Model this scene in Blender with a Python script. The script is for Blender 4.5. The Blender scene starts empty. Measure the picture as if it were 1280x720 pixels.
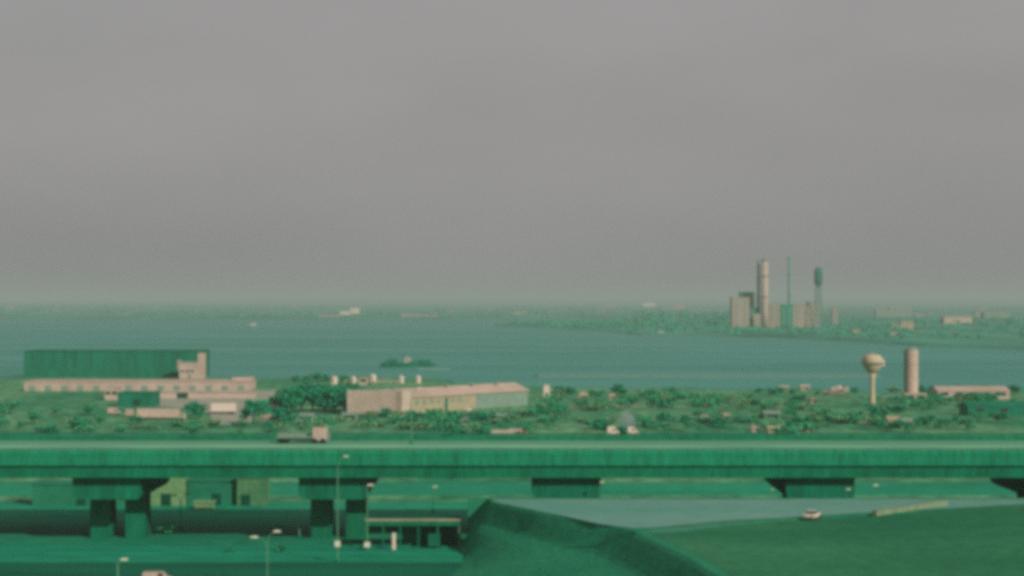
import bpy, bmesh, math, random
from mathutils import Vector, Matrix
random.seed(7)
S = bpy.context.scene
COL = S.collection
R = math.radians
# ---------------------------------------------------------------- camera
F, HZ, CH = 2389.0, 374.0, 45.0          # focal length in px of a 1280 wide frame, horizon row, eye height
cd = bpy.data.cameras.new('camera'); cam = bpy.data.objects.new('camera', cd); COL.objects.link(cam)
cd.sensor_width = 36; cd.lens = F/1280*36; cd.clip_start = 1; cd.clip_end = 60000
cd.shift_y = (HZ-360)/1280
cam.location = (0, 0, CH); cam.rotation_euler = (R(90), 0, 0)
S.camera = cam
# ---------------------------------------------------------------- sky, sun, exposure
SUN_AZ, SUN_EL = 140, 28                 # degrees clockwise from the view direction
w = bpy.data.worlds.new('World'); S.world = w; w.use_nodes = True
nt = w.node_tree; nt.nodes.clear()
N = nt.nodes.new; L = nt.links.new
sky = N('ShaderNodeTexSky'); sky.sky_type = 'NISHITA'; sky.sun_disc = False
sky.sun_elevation = R(SUN_EL); sky.sun_rotation = R(SUN_AZ); sky.dust_density = 4; sky.air_density = 1.2; sky.altitude = 50
hs = N('ShaderNodeHueSaturation'); hs.inputs['Saturation'].default_value = 0.06
L(sky.outputs[0], hs.inputs['Color'])
tc = N('ShaderNodeTexCoord'); mp = N('ShaderNodeMapping'); mp.inputs['Scale'].default_value = (3, 3, 9)
L(tc.outputs['Generated'], mp.inputs[0])
nz = N('ShaderNodeTexNoise'); nz.inputs['Scale'].default_value = 1.6; nz.inputs['Detail'].default_value = 5
L(mp.outputs[0], nz.inputs[0])
cr = N('ShaderNodeValToRGB'); cr.color_ramp.elements[0].position = .3; cr.color_ramp.elements[1].position = .7
cr.color_ramp.elements[0].color = (2.86, 2.76, 2.76, 1); cr.color_ramp.elements[1].color = (3.32, 3.18, 3.18, 1)
L(nz.outputs[0], cr.inputs[0])
mx = N('ShaderNodeMix'); mx.data_type = 'RGBA'; mx.inputs[0].default_value = .80       # thin even overcast over the sky
L(hs.outputs[0], mx.inputs[6]); L(cr.outputs[0], mx.inputs[7])
bg = N('ShaderNodeBackground'); bg.inputs[1].default_value = .10
L(mx.outputs[2], bg.inputs[0])
wo = N('ShaderNodeOutputWorld'); L(bg.outputs[0], wo.inputs[0])
sd = bpy.data.lights.new('sun', 'SUN'); sd.energy = 3.6; sd.angle = R(.5); sd.color = (1, .93, .84)
sun = bpy.data.objects.new('sun', sd); COL.objects.link(sun)
sv = Vector((math.sin(R(SUN_AZ))*math.cos(R(SUN_EL)), math.cos(R(SUN_AZ))*math.cos(R(SUN_EL)), math.sin(R(SUN_EL))))
sun.rotation_euler = sv.to_track_quat('Z', 'Y').to_euler()
S.view_settings.view_transform = 'Standard'; S.view_settings.look = 'None'
S.view_settings.exposure = 0; S.view_settings.gamma = 1
S.cycles.pixel_filter_type = 'BLACKMAN_HARRIS'; S.cycles.filter_width = 4.6      # the soft old lens
S.cycles.max_bounces = 5; S.cycles.volume_bounces = 1; S.cycles.use_denoising = False

# ---------------------------------------------------------------- helpers
def gp(px, py, z=0.0):                    # ground point seen at that place of the photograph
    Y = (CH-z)*F/(py-HZ); return ((px-640)/F*Y, Y, z)
def wx(px, Y): return (px-640)/F*Y
def wz(py, Y): return CH-(py-HZ)/F*Y
def dist(py, z=0.0): return (CH-z)*F/(py-HZ)

def mat(name, col, rough=.85, var=.25, scale=.3, col2=None, bump=0, spec=.08, stretch=(1, 1, 1), fine=None, metal=0):
    m = bpy.data.materials.new(name); m.use_nodes = True
    t = m.node_tree; b = t.nodes['Principled BSDF']; n = t.nodes.new; l = t.links.new
    b.inputs['Roughness'].default_value = rough; b.inputs['Specular IOR Level'].default_value = spec
    b.inputs['Metallic'].default_value = metal
    g = n('ShaderNodeNewGeometry'); mpn = n('ShaderNodeMapping'); mpn.inputs['Scale'].default_value = stretch
    l(g.outputs['Position'], mpn.inputs[0])
    a = n('ShaderNodeTexNoise'); a.inputs['Scale'].default_value = scale; a.inputs['Detail'].default_value = 6; a.inputs['Roughness'].default_value = .62
    l(mpn.outputs[0], a.inputs[0])
    r = n('ShaderNodeValToRGB'); e = r.color_ramp.elements; e[0].position = .34; e[1].position = .66
    c2 = col2 or tuple(min(.9, c*(1+var)) for c in col); c1 = col if col2 else tuple(c*(1-var) for c in col)
    e[0].color = (*c1, 1); e[1].color = (*c2, 1); l(a.outputs[0], r.inputs[0])
    out = r.outputs[0]
    if fine:
        s2, amt = fine
        f2 = n('ShaderNodeTexNoise'); f2.inputs['Scale'].default_value = s2; f2.inputs['Detail'].default_value = 4; l(mpn.outputs[0], f2.inputs[0])
        mr = n('ShaderNodeMapRange'); mr.inputs[1].default_value = .3; mr.inputs[2].default_value = .7
        mr.inputs[3].default_value = 1-amt; mr.inputs[4].default_value = 1+amt; l(f2.outputs[0], mr.inputs[0])
        vm = n('ShaderNodeVectorMath'); vm.operation = 'SCALE'; l(out, vm.inputs[0]); l(mr.outputs[0], vm.inputs['Scale'])
        out = vm.outputs[0]
    l(out, b.inputs['Base Color'])
    if bump:
        bn = n('ShaderNodeBump'); bn.inputs['Strength'].default_value = bump; bn.inputs['Distance'].default_value = .3
        l(a.outputs[0], bn.inputs['Height']); l(bn.outputs[0], b.inputs['Normal'])
    return m

M = {}
M['scrub'] = mat('scrub_ground', (.008, .17, .075), col2=(.12, .29, .14), scale=.022, stretch=(1, .55, 1), fine=(.22, .5))
M['near'] = mat('near_ground', (.005, .19, .10), col2=(.012, .26, .14), scale=.03, stretch=(.35, 1, 1), fine=(.5, .25))
M['lawn'] = mat('lawn', (.008, .125, .055), col2=(.034, .185, .085), scale=.03, stretch=(.5,1,1), fine=(.9, .25), bump=.3)
M['slope'] = mat('slope_grass', (.006, .17, .085), col2=(.02, .21, .10), scale=.04, fine=(.9, .25), bump=.3)
M['far'] = mat('far_ground', (.02, .20, .12), col2=(.07, .25, .17), scale=.0016, stretch=(1, .2, 1), fine=(.008, .35))
M['asph'] = mat('street_asphalt', (.006, .22, .13), var=.2, scale=.15, stretch=(.15, 1, 1), fine=(1.5, .15))
M['asphdark'] = mat('dark_asphalt', (.003, .105, .058), var=.2, scale=.1, stretch=(.2, 1, 1))
M['deck'] = mat('deck_road', (.09, .27, .165), col2=(.14, .32, .205), scale=.06, stretch=(.06, 1.6, 1), fine=(.9, .2))
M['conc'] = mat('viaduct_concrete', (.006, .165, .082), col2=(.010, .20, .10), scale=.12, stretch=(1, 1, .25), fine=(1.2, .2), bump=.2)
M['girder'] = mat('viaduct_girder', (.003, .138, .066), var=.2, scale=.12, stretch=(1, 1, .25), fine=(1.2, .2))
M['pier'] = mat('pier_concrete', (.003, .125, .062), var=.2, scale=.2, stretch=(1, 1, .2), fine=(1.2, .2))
M['ramp'] = mat('ramp_paving', (.095, .27, .21), col2=(.145, .30, .245), scale=.045, stretch=(.35, 1, 1), fine=(.8, .14))
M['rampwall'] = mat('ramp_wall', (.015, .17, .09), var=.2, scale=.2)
M['yard'] = mat('yard_concrete', (.30, .31, .24), var=.15, scale=.1, fine=(.7, .15))
M['pale'] = mat('pale_render', (.43, .345, .27), var=.10, scale=.15, fine=(1.1, .12))
M['pink'] = mat('pinkish_roof', (.43, .325, .26), var=.12, scale=.12, stretch=(1, 1, 1), fine=(.9, .12))
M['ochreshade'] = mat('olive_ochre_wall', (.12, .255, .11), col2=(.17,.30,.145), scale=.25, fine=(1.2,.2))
M['ochre'] = mat('ochre_wall', (.32, .28, .18), var=.12, scale=.2, fine=(1, .12))
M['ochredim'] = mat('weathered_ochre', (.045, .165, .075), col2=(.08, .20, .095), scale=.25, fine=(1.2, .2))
M['white'] = mat('white_paint', (.60, .49, .40), var=.07, scale=.6)
M['grey'] = mat('grey_paint', (.17, .25, .19), var=.12, scale=.4)
M['dgreen'] = mat('dark_green_sheet', (.003, .14, .075), var=.22, scale=.15, stretch=(2, 1, .2), fine=(1.4, .15))
M['droof'] = mat('dark_roof', (.003, .15, .08), var=.2, scale=.2)
M['dark'] = mat('dark_opening', (.003, .06, .032), var=.2, scale=.4)
M['glass'] = mat('dark_glass', (.01, .04, .035), rough=.15, spec=.5, var=.1)
M['tyre'] = mat('tyre_rubber', (.008, .02, .014), var=.1)
M['trunk'] = mat('bark', (.02, .06, .03), var=.3, scale=2)
M['leafd'] = mat('dark_leaves', (.004, .20, .095), col2=(.009, .27, .13), scale=.5)
M['leafm'] = mat('mid_leaves', (.010, .24, .105), col2=(.05, .31, .14), scale=.5)
M['leafl'] = mat('olive_leaves', (.07, .24, .10), col2=(.15, .30, .15), scale=.5)
M['leaffar'] = mat('far_leaves', (.012, .24, .13), col2=(.04, .29, .17), scale=.02)
M['post'] = mat('lamp_post_paint', (.09, .24, .14), var=.1)
M['lamp'] = mat('lamp_head_shell', (.55, .55, .42), var=.05)
M['stackp'] = mat('pale_chimney_concrete', (.40, .32, .25), var=.06, scale=.05)
M['stackd'] = mat('hazed_chimney_steel', (.13, .24, .20), var=.1, scale=.05)  # dark steel lightened, distance haze mixed into the colour
M['tankd'] = mat('dark_tank_steel', (.015, .15, .09), var=.1, scale=.1)
M['plantp'] = mat('plant_pale_cladding', (.30, .255, .20), var=.1, scale=.03)
M['plantd'] = mat('plant_dark_cladding', (.004, .20, .11), var=.15, scale=.03)
M['buff'] = mat('buff_tank_paint', (.44, .365, .24), var=.08, scale=.4)
M['stone'] = mat('breakwater_stone', (.11, .25, .20), var=.15, scale=.3)
M['mark'] = mat('road_paint', (.30, .36, .28), var=.2, scale=1)

# water: choppy, seen at a low angle
def water_mat():
    m = bpy.data.materials.new('harbour_water'); m.use_nodes = True
    t = m.node_tree; b = t.nodes['Principled BSDF']; n = t.nodes.new; l = t.links.new
    b.inputs['Roughness'].default_value = .45; b.inputs['IOR'].default_value = 1.33; b.inputs['Specular IOR Level'].default_value = .13
    g = n('ShaderNodeNewGeometry'); mpn = n('ShaderNodeMapping'); mpn.inputs['Scale'].default_value = (.22, 1, 1)
    l(g.outputs['Position'], mpn.inputs[0])
    a = n('ShaderNodeTexNoise'); a.inputs['Scale'].default_value = .009; a.inputs['Detail'].default_value = 7; a.inputs['Roughness'].default_value = .6
    l(mpn.outputs[0], a.inputs[0])
    r = n('ShaderNodeValToRGB'); e = r.color_ramp.elements; e[0].position = .36; e[1].position = .68
    e[0].color = (.006, .20, .14, 1); e[1].color = (.055, .275, .225, 1); l(a.outputs[0], r.inputs[0]); l(r.outputs[0], b.inputs['Base Color'])
    wv = n('ShaderNodeTexNoise'); wv.inputs['Scale'].default_value = .12; wv.inputs['Detail'].default_value = 4; l(g.outputs['Position'], wv.inputs[0])
    bn = n('ShaderNodeBump'); bn.inputs['Strength'].default_value = .7; bn.inputs['Distance'].default_value = 1.2
    l(wv.outputs[0], bn.inputs['Height']); l(bn.outputs[0], b.inputs['Normal'])
    return m
M['water'] = water_mat()

class MB:
    def __init__(s): s.v = []; s.f = []
    def add(s, vs, fs):
        k = len(s.v); s.v += [tuple(v) for v in vs]; s.f += [tuple(i+k for i in f) for f in fs]; return s
    def box(s, x0, x1, y0, y1, z0, z1):
        return s.add([(x0,y0,z0),(x1,y0,z0),(x1,y1,z0),(x0,y1,z0),(x0,y0,z1),(x1,y0,z1),(x1,y1,z1),(x0,y1,z1)],
                     [(0,3,2,1),(4,5,6,7),(0,1,5,4),(1,2,6,5),(2,3,7,6),(3,0,4,7)])
    def prism(s, poly, z0, z1):            # poly counter-clockwise in plan
        n = len(poly)
        return s.add([(x,y,z0) for x,y in poly]+[(x,y,z1) for x,y in poly],
                     [tuple(reversed(range(n))), tuple(range(n,2*n))]+[(i,(i+1)%n,(i+1)%n+n,i+n) for i in range(n)])
    def extrude_y(s, poly, y0, y1):        # poly as (x, z), extruded along y
        n = len(poly)
        return s.add([(x,y0,z) for x,z in poly]+[(x,y1,z) for x,z in poly],
                     [tuple(range(n)), tuple(reversed(range(n,2*n)))]+[((i+1)%n,i,i+n,(i+1)%n+n) for i in range(n)])
    def extrude_x(s, poly, x0, x1):        # poly as (y, z), extruded along x
        n = len(poly)
        return s.add([(x0,y,z) for y,z in poly]+[(x1,y,z) for y,z in poly],
                     [tuple(reversed(range(n))), tuple(range(n,2*n))]+[(i,(i+1)%n,(i+1)%n+n,i+n) for i in range(n)])
    def lathe(s, prof, n=20, c=(0,0)):     # prof as (radius, z) upwards
        vs = [(c[0]+r*math.cos(2*math.pi*i/n), c[1]+r*math.sin(2*math.pi*i/n), z) for r,z in prof for i in range(n)]
        fs = [(j*n+i, j*n+(i+1)%n, (j+1)*n+(i+1)%n, (j+1)*n+i) for j in range(len(prof)-1) for i in range(n)]
        fs += [tuple(reversed(range(n))), tuple((len(prof)-1)*n+i for i in range(n))]
        return s.add(vs, fs)
    def tube(s, pts, r, n=8, r1=None):
        pts = [Vector(p) for p in pts]; m = len(pts); vs = []
        for k, p in enumerate(pts):
            d = (pts[min(k+1,m-1)]-pts[max(k-1,0)]).normalized()
            a = d.cross(Vector((0,1,0)) if abs(d.y) < .9 else Vector((1,0,0))).normalized(); b = d.cross(a)
            rr = r if r1 is None else r+(r1-r)*k/(m-1)
            vs += [p+a*rr*math.cos(2*math.pi*i/n)+b*rr*math.sin(2*math.pi*i/n) for i in range(n)]
        fs = [(j*n+i, j*n+(i+1)%n, (j+1)*n+(i+1)%n, (j+1)*n+i) for j in range(m-1) for i in range(n)]
        fs += [tuple(reversed(range(n))), tuple((m-1)*n+i for i in range(n))]
        return s.add(vs, fs)
    def build(s, name, m, parent=None, smooth=False, bevel=0):
        me = bpy.data.meshes.new(name); me.from_pydata(s.v, [], s.f); me.update()
        bm = bmesh.new(); bm.from_mesh(me); bmesh.ops.recalc_face_normals(bm, faces=bm.faces[:])
        if bevel: bmesh.ops.bevel(bm, geom=bm.edges[:], offset=bevel, segments=2, affect='EDGES', profile=.7)
        bm.to_mesh(me); bm.free()
        if smooth:
            for p in me.polygons: p.use_smooth = True
        me.materials.append(m); o = bpy.data.objects.new(name, me); COL.objects.link(o)
        if parent: o.parent = parent
        return o

def tag(o, label=None, cat=None, group=None, kind=None):
    if label: o['label'] = label
    if cat: o['category'] = cat
    if group: o['group'] = group
    if kind: o['kind'] = kind
    return o
def thing(name, label, cat, loc=(0,0,0), rz=0, group=None):
    o = bpy.data.objects.new(name, None); COL.objects.link(o); o.location = loc; o.rotation_euler = (0,0,rz)
    o.empty_display_size = .5
    return tag(o, label, cat, group)
def dup(root, loc, rz=0, sc=1, label=None, group=None, mats=None):
    def cp(o, par):
        c = o.copy(); COL.objects.link(c)
        if par: c.parent = par
        for ch in o.children: cp(ch, c)
        return c
    r = cp(root, None); r.location = loc; r.rotation_euler = (0,0,rz)
    r.scale = sc if isinstance(sc, tuple) else (sc,)*3
    if label: r['label'] = label
    if group: r['group'] = group
    return r
def sheet(name, pts, m, kind='structure', z=None):
    b = MB(); b.add([(p[0], p[1], p[2] if z is None else z) for p in pts], [tuple(range(len(pts)))])
    return tag(b.build(name, m), kind=kind)

# ================================================================ SETTING: water, land
WXL, YN, YF = 15000, -400, 27000
b = MB(); b.box(-WXL, WXL, YN, YF, -3.0, -1.2); tag(b.build('water', M['water']), kind='structure')
# near land, a slab with its shore where the photograph has it
shore = [(-900,470),(40,471),(135,471.5),(258,472),(300,475),(350,474),(395,470),(440,470),(540,472),(575,479),(640,482),(700,483),
         (780,486),(860,484.5),(920,487.5),(990,484),(1050,487),(1090,492),(1140,493),(1230,489),(1400,487),(2200,486)]
pts = []
for i,(px,py) in enumerate(shore):
    x,y,_ = gp(px,py,0); pts.append((x,y))
fine_pts = []
for i in range(len(pts)-1):
    (xa,ya),(xb,yb) = pts[i],pts[i+1]
    k = 10
    for j in range(k):
        t = j/k; fine_pts.append((xa+(xb-xa)*t+random.uniform(-1,1)*2, ya+(yb-ya)*t+random.uniform(-1,1)*5*(0 if j==0 else 1)))
fine_pts.append(pts[-1])
poly = [(-900,-300),(900,-300)]+[(900,fine_pts[-1][1])]+list(reversed(fine_pts))+[(-900,fine_pts[0][1])]
b = MB(); b.prism(poly, -2.6, 0.0); tag(b.build('ground', M['near']), kind='structure')
# scrubland sheet from behind the viaduct to the shore
sp = [(-420,470),(420,470)]+[(x, y-4) for x,y in reversed(fine_pts) if -420 < x < 420]
sheet('scrubland', [(x,y,.02) for x,y in sp], M['scrub'])

# far shore: long low land with rolling hills
def land(name, top, bottom_y, m, h=1.0):
    """land slab whose near shore is the list of photo points"""
    pp = [gp(px,py,0)[:2] for px,py in top]
    poly = list(pp)+[(pp[-1][0], bottom_y),(pp[0][0], bottom_y)]
    b = MB(); b.prism(poly, -2.6, h); return tag(b.build(name, m), kind='structure')
land('far_shore', [(-900,399),(100,398.5),(240,400),(380,398),(470,399.5),(600,398),(700,399.5),(800,398),(1000,399),(1300,399),(2000,400)], 26000, M['far'], .6)
pen = [(618,406.4),(650,408.2),(700,409.5),(760,413.5),(800,418),(850,418.5),(900,420),(960,420.5),(1010,422),(1060,425),(1110,428),(1150,431),(1300,436),(1700,440)]
pp = [gp(*p)[:2] for p in pen]; back = [gp(2400,399)[:2], gp(900,399)[:2], gp(760,401.5)[:2], gp(700,404.5)[:2]]
back = [(pp[-1][0]+900, back[0][1])]+back[1:]
b = MB(); b.prism(pp+back, -2.6, 1.0); tag(b.build('peninsula', M['far']), kind='structure')
def skirt(name, line, z0, m, out=55):
    b = MB(); n = len(line)
    b.add([(x,y+2,z0-.02) for x,y in line]+[(x,y-out,-1.7) for x,y in line],[(i,i+n,i+n+1,i+1) for i in range(n-1)])
    tag(b.build(name, m), kind='structure')
skirt('peninsula_beach', pp, 1.0, M['far'])
skirt('far_beach', [gp(px,py,0)[:2] for px,py in [(-900,399),(100,398.5),(240,400),(380,398),(470,399.5),(600,398),(700,399.5),(800,398)]], .6, M['far'], 110)
# hills on the skyline
def ridge(name, y0, x0, x1, hmax, base, dep, seed, step=180):
    rnd = random.Random(seed); b = MB(); n = int((x1-x0)/step); ph = [rnd.uniform(0,6.28) for _ in range(6)]
    rows = 7; vs = []
    for i in range(n+1):
        x = x0+i*step
        q = .5+.22*math.sin(x/2700+ph[0])+.15*math.sin(x/1100+ph[1])+.08*math.sin(x/430+ph[2])+rnd.uniform(-.05,.05)
        for j in range(rows):
            t = j/(rows-1); vs.append((x, y0+dep*t, base+hmax*max(.05,q)*math.sin(math.pi*min(1,t*.96+.02))))
    fs = [(i*rows+j,(i+1)*rows+j,(i+1)*rows+j+1,i*rows+j+1) for i in range(n) for j in range(rows-1)]
    b.add(vs, fs); return tag(b.build(name, M['leaffar'], smooth=True), kind='structure')
ridge('hills', 20000, -13000, 13000, 62, .2, 5000, 3)
ridge('low_hills', 9500, -9000, 9000, 24, .2, 2600, 5, 120)

# air
hb = MB(); hb.box(-15500, 15500, -900, 27500, -4.0, 128)
hz = hb.build('haze', bpy.data.materials.new('air')); tag(hz, kind='stuff')
hm = hz.data.materials[0]; hm.use_nodes = True; t = hm.node_tree; t.nodes.clear()
pv = t.nodes.new('ShaderNodeVolumePrincipled'); pv.inputs['Color'].default_value = (.53, .57, .555, 1)
pv.inputs['Density'].default_value = .00012; pv.inputs['Anisotropy'].default_value = .0
mo = t.nodes.new('ShaderNodeOutputMaterial'); t.links.new(pv.outputs[0], mo.inputs['Volume'])

# ================================================================ VIADUCT
VN, VF, VZ = 348.0, 384.0, 16.6           # near edge, far edge, road level
VX0, VX1 = -260, 260
va = thing('viaduct', 'long dark green elevated highway crossing the whole view on heavy piers', 'viaduct', (0, VN, 0))
D = VF-VN
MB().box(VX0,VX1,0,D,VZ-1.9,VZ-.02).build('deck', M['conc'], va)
rs = MB().box(VX0,VX1,.6,D-.6,VZ-.016,VZ+.03).build('road_surface', M['deck'], va)
mk = MB()
for yy, dash in ((1.9,0),(6.1,1),(9.8,1),(14.0,0),(22.0,0),(25.7,1),(29.6,1),(33.9,0)):
    if dash:
        x = VX0
        while x < VX1-4: mk.box(x,x+3,yy,yy+.16,VZ+.034,VZ+.038); x += 9
    else: mk.box(VX0,VX1,yy,yy+.18,VZ+.034,VZ+.038)
mk.build('lane_marking', M['mark'], rs)
def parapet(y, nm='parapet', m=M['conc']):
    p = MB()
    p.extrude_x([(y-.3,VZ+.03),(y+.3,VZ+.03),(y+.14,VZ+.95),(y-.14,VZ+.95)], VX0, VX1)
    o = p.build(nm, m, va)
    r = MB(); r.tube([(VX0,y,VZ+1.2),(VX1,y,VZ+1.2)], .07, 6)
    x = VX0+1
    while x < VX1: r.box(x-.05,x+.05,y-.05,y+.05,VZ+.95,VZ+1.2); x += 3
    r.build('handrail', M['girder'], o)
parapet(.31); parapet(D-.31, m=M['girder'])
md = MB().extrude_x([(D/2-.9,VZ+.03),(D/2+.9,VZ+.03),(D/2+.35,VZ+.45),(D/2-.35,VZ+.45)], VX0, VX1); md.build('median_barrier', M['deck'], va)
for k, (ga, gb) in enumerate(((.6,4.6),(10.2,13.4),(22.5,25.7),(D-4.6,D-.6))):
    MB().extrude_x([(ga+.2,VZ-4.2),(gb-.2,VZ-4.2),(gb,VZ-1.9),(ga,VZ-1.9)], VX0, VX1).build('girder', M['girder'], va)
jt = MB()
for px in (-150,-30,90,210,330,450,570,690,810,930,1050,1170,1290,1410):
    x = wx(px, VN); jt = MB().box(x-.14,x+.14,-.015,-.002,VZ-1.85,VZ-.1); jt.build('joint_strip', M['girder'], va)
piers = [-205,-160,-115, wx(138,352), wx(420,352), wx(712,352), wx(1028,352), 102, 147, 192, 237]
for x in piers:
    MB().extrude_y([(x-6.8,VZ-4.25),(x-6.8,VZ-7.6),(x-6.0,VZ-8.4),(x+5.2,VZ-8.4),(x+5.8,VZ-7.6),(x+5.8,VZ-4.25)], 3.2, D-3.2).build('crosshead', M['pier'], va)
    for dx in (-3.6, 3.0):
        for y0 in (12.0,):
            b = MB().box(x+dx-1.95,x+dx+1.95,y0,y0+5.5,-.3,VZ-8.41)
            b.build('column', M['pier'], va, bevel=.25)

# ================================================================ embankment with the pale ramp on it
ET = 9.0
top = [(-4.2,345.5),(-3.4,339.5),(5,323.5),(13,310),(17.2,302.5),(19.6,295),(21.5,285),(25,267),(29,235),(31,190),(260,190),(260,345.5)]
bot = [(-9.5,345.5),(-8.4,336),(-8.5,322),(-10,308),(-11,299),(-9,290),(-8,281),(-6,262),(-4,232),(-2,182),(268,150),(268,345.5)]
def dens(pl, per=10):
    o_ = []
    for a, c in zip(pl[:-1], pl[1:]):
        o_ += [(a[0]+(c[0]-a[0])*j/per, a[1]+(c[1]-a[1])*j/per) for j in range(per)]
    return o_+[pl[-1]]
td, bd = dens(top), dens(bot); n = len(td); ern = random.Random(6)
prof = [(0,9),(.5,8.92),(1.2,8.5),(2.2,7.6),(3.4,6.4),(4.4,5.5),(5.2,5.0),(6.2,4.7)]
rest = [(.2,3.9),(.4,2.8),(.6,1.7),(.8,.7),(1.0,.05),(1.15,-.3)]
vs = []
for k_, (pr_, hh) in enumerate(prof+rest):
    for (tx,ty),(bx,by) in zip(td,bd):
        d_ = math.hypot(bx-tx,by-ty); ks = 1 if ty < 308 else max(.45, 1-(ty-308)/20*.55); d_ /= ks; q_ = min(1, pr_/d_) if k_ < len(prof) else (6.2/d_ if d_ > 6.2 else 1)+(1-min(1,6.2/d_))*pr_
        if k_ >= len(prof): q_ = max(q_, min(1,6.2/d_)+.02*(k_-len(prof)+1))
        q = ern.uniform(-.04,.04) if k_ > 0 else 0
        vs.append((tx+(bx-tx)*q_+q, ty+(by-ty)*q_+q, hh+q))
prof = prof+rest
fs = [(k*n+i+1,k*n+i,(k+1)*n+i,(k+1)*n+i+1) for k in range(len(prof)-1) for i in range(n-1)]
fs.append(tuple(range(n)))
em = MB().add(vs, fs).build('embankment', M['slope'], smooth=False); tag(em, kind='structure')
# lawn on the top of it
sheet('lawn', [(20.5,297),(26.4,266.5),(30.4,235),(32.6,192),(258,192),(258,344),(60,341),(30,322)], M['lawn'], z=ET+.02)
rp = [gp(px,py,ET) for px,py in ((616,626.6),(700,644.5),(750,655.5),(790,660),(812,660.2),(850,656.5),(900,651.5),(960,648.5),(1020,645),(1080,641.5),(1150,637.5),(1300,629))]
rp2 = [(p[0],p[1],ET+.04) for p in rp]+[(150,344.8,ET+.04),(-3.4,344.0,ET+.04)]
sheet('ramp_paving', rp2, M['ramp'])
# kerb along its grass side and a thin second strip
kb = MB()
ks = [gp(px,py,ET) for px,py in ((745,658.5),(795,665.5),(850,663.5),(905,656.5),(962,651.8),(1020,648.2),(1080,644.4),(1150,640.2))]
for a, c in zip(ks[:-1], ks[1:]):
    a = Vector(a); c = Vector(c); d = (c-a).normalized(); nn = Vector((-d.y,d.x,0))*.18
    kb.add([a-nn,c-nn,c+nn,a+nn,*(v+Vector((0,0,.16)) for v in (a-nn,c-nn,c+nn,a+nn))],[(4,5,6,7),(0,1,5,4),(2,3,7,6),(1,2,6,5),(3,0,4,7)])
tag(kb.build('ramp_kerb', M['slope']), kind='structure')
s2 = [gp(px,py,ET) for px,py in ((800,667.3),(850,665),(905,658),(962,653.2),(905,652.8),(850,658.5),(815,662))]
sheet('ramp_shoulder', [(p[0],p[1],ET+.03) for p in s2], mat('shoulder_paving', (.06,.20,.14), var=.15, scale=.2))
rm = MB()
for fr in (.30,.62):
    for k in range(26):
        x = 8+k*6.5; y0 = 344.5-(344.5-323)*fr
        if x < 14 and fr > .5: continue
        rm.box(x,x+3,y0,y0+.18,ET+.044,ET+.048)
tag(rm.build('ramp_markings', M['mark']), kind='structure')
# retaining wall under the rear edge
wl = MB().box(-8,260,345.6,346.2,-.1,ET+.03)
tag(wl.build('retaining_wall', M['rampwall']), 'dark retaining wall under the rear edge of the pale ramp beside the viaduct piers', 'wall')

# ================================================================ streets below the viaduct
def road(name, ya, yb, xa, xb, m, z=.03, lines=True):
    sheet(name, [(xa,ya,z),(xb,ya,z),(xb,yb,z),(xa,yb,z)], m)
    k = MB().box(xa,xb,ya-.3,ya,0,.13); k.box(xa,xb,yb,yb+.3,0,.13); tag(k.build(name+'_kerb', M['near']), kind='structure')
    if lines:
        q = MB(); x = xa
        while x < xb-3: q.box(x,x+2.5,(ya+yb)/2-.07,(ya+yb)/2+.07,z+.004,z+.008); x += 8
        tag(q.build(name+'_markings', M['asphdark']), kind='structure')
road('road', 338.5, 346.5, -300, -9.5, M['asph'])
road('back_road', 424, 438, -400, 400, M['scrub'], lines=False)
road('front_road', 296, 327, -300, -4, M['asphdark'])
road('shore_road', 632, 640, -500, 500, M['asphdark'])
pt = [gp(px,py) for px,py in ((192,490),(366,488),(350,496),(318,506),(314,530),(266,531),(262,512),(192,508))]
sheet('concrete_yard', [(p[0],p[1],.05) for p in pt], M['yard'])
for k,(x0,y0,x1,y1,mm) in enumerate(((470,529,640,534,'scrub'),(700,506,860,510,'yard2'),(960,506,1005,509.5,'yard2'),(1055,526,1105,530,'yard2'))):
    if mm == 'scrub': continue
    a = gp(x0,y1); c = gp(x1,y1); d_ = gp(x1-4,y0); e = gp(x0+12,y0)
    sheet('dirt_track', [(v[0],v[1],.04) for v in (a,c,d_,e)], M.setdefault('dirt', mat('dry_dirt', (.10,.22,.10), col2=(.22,.28,.17), scale=.08, fine=(.6,.3))))

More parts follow.
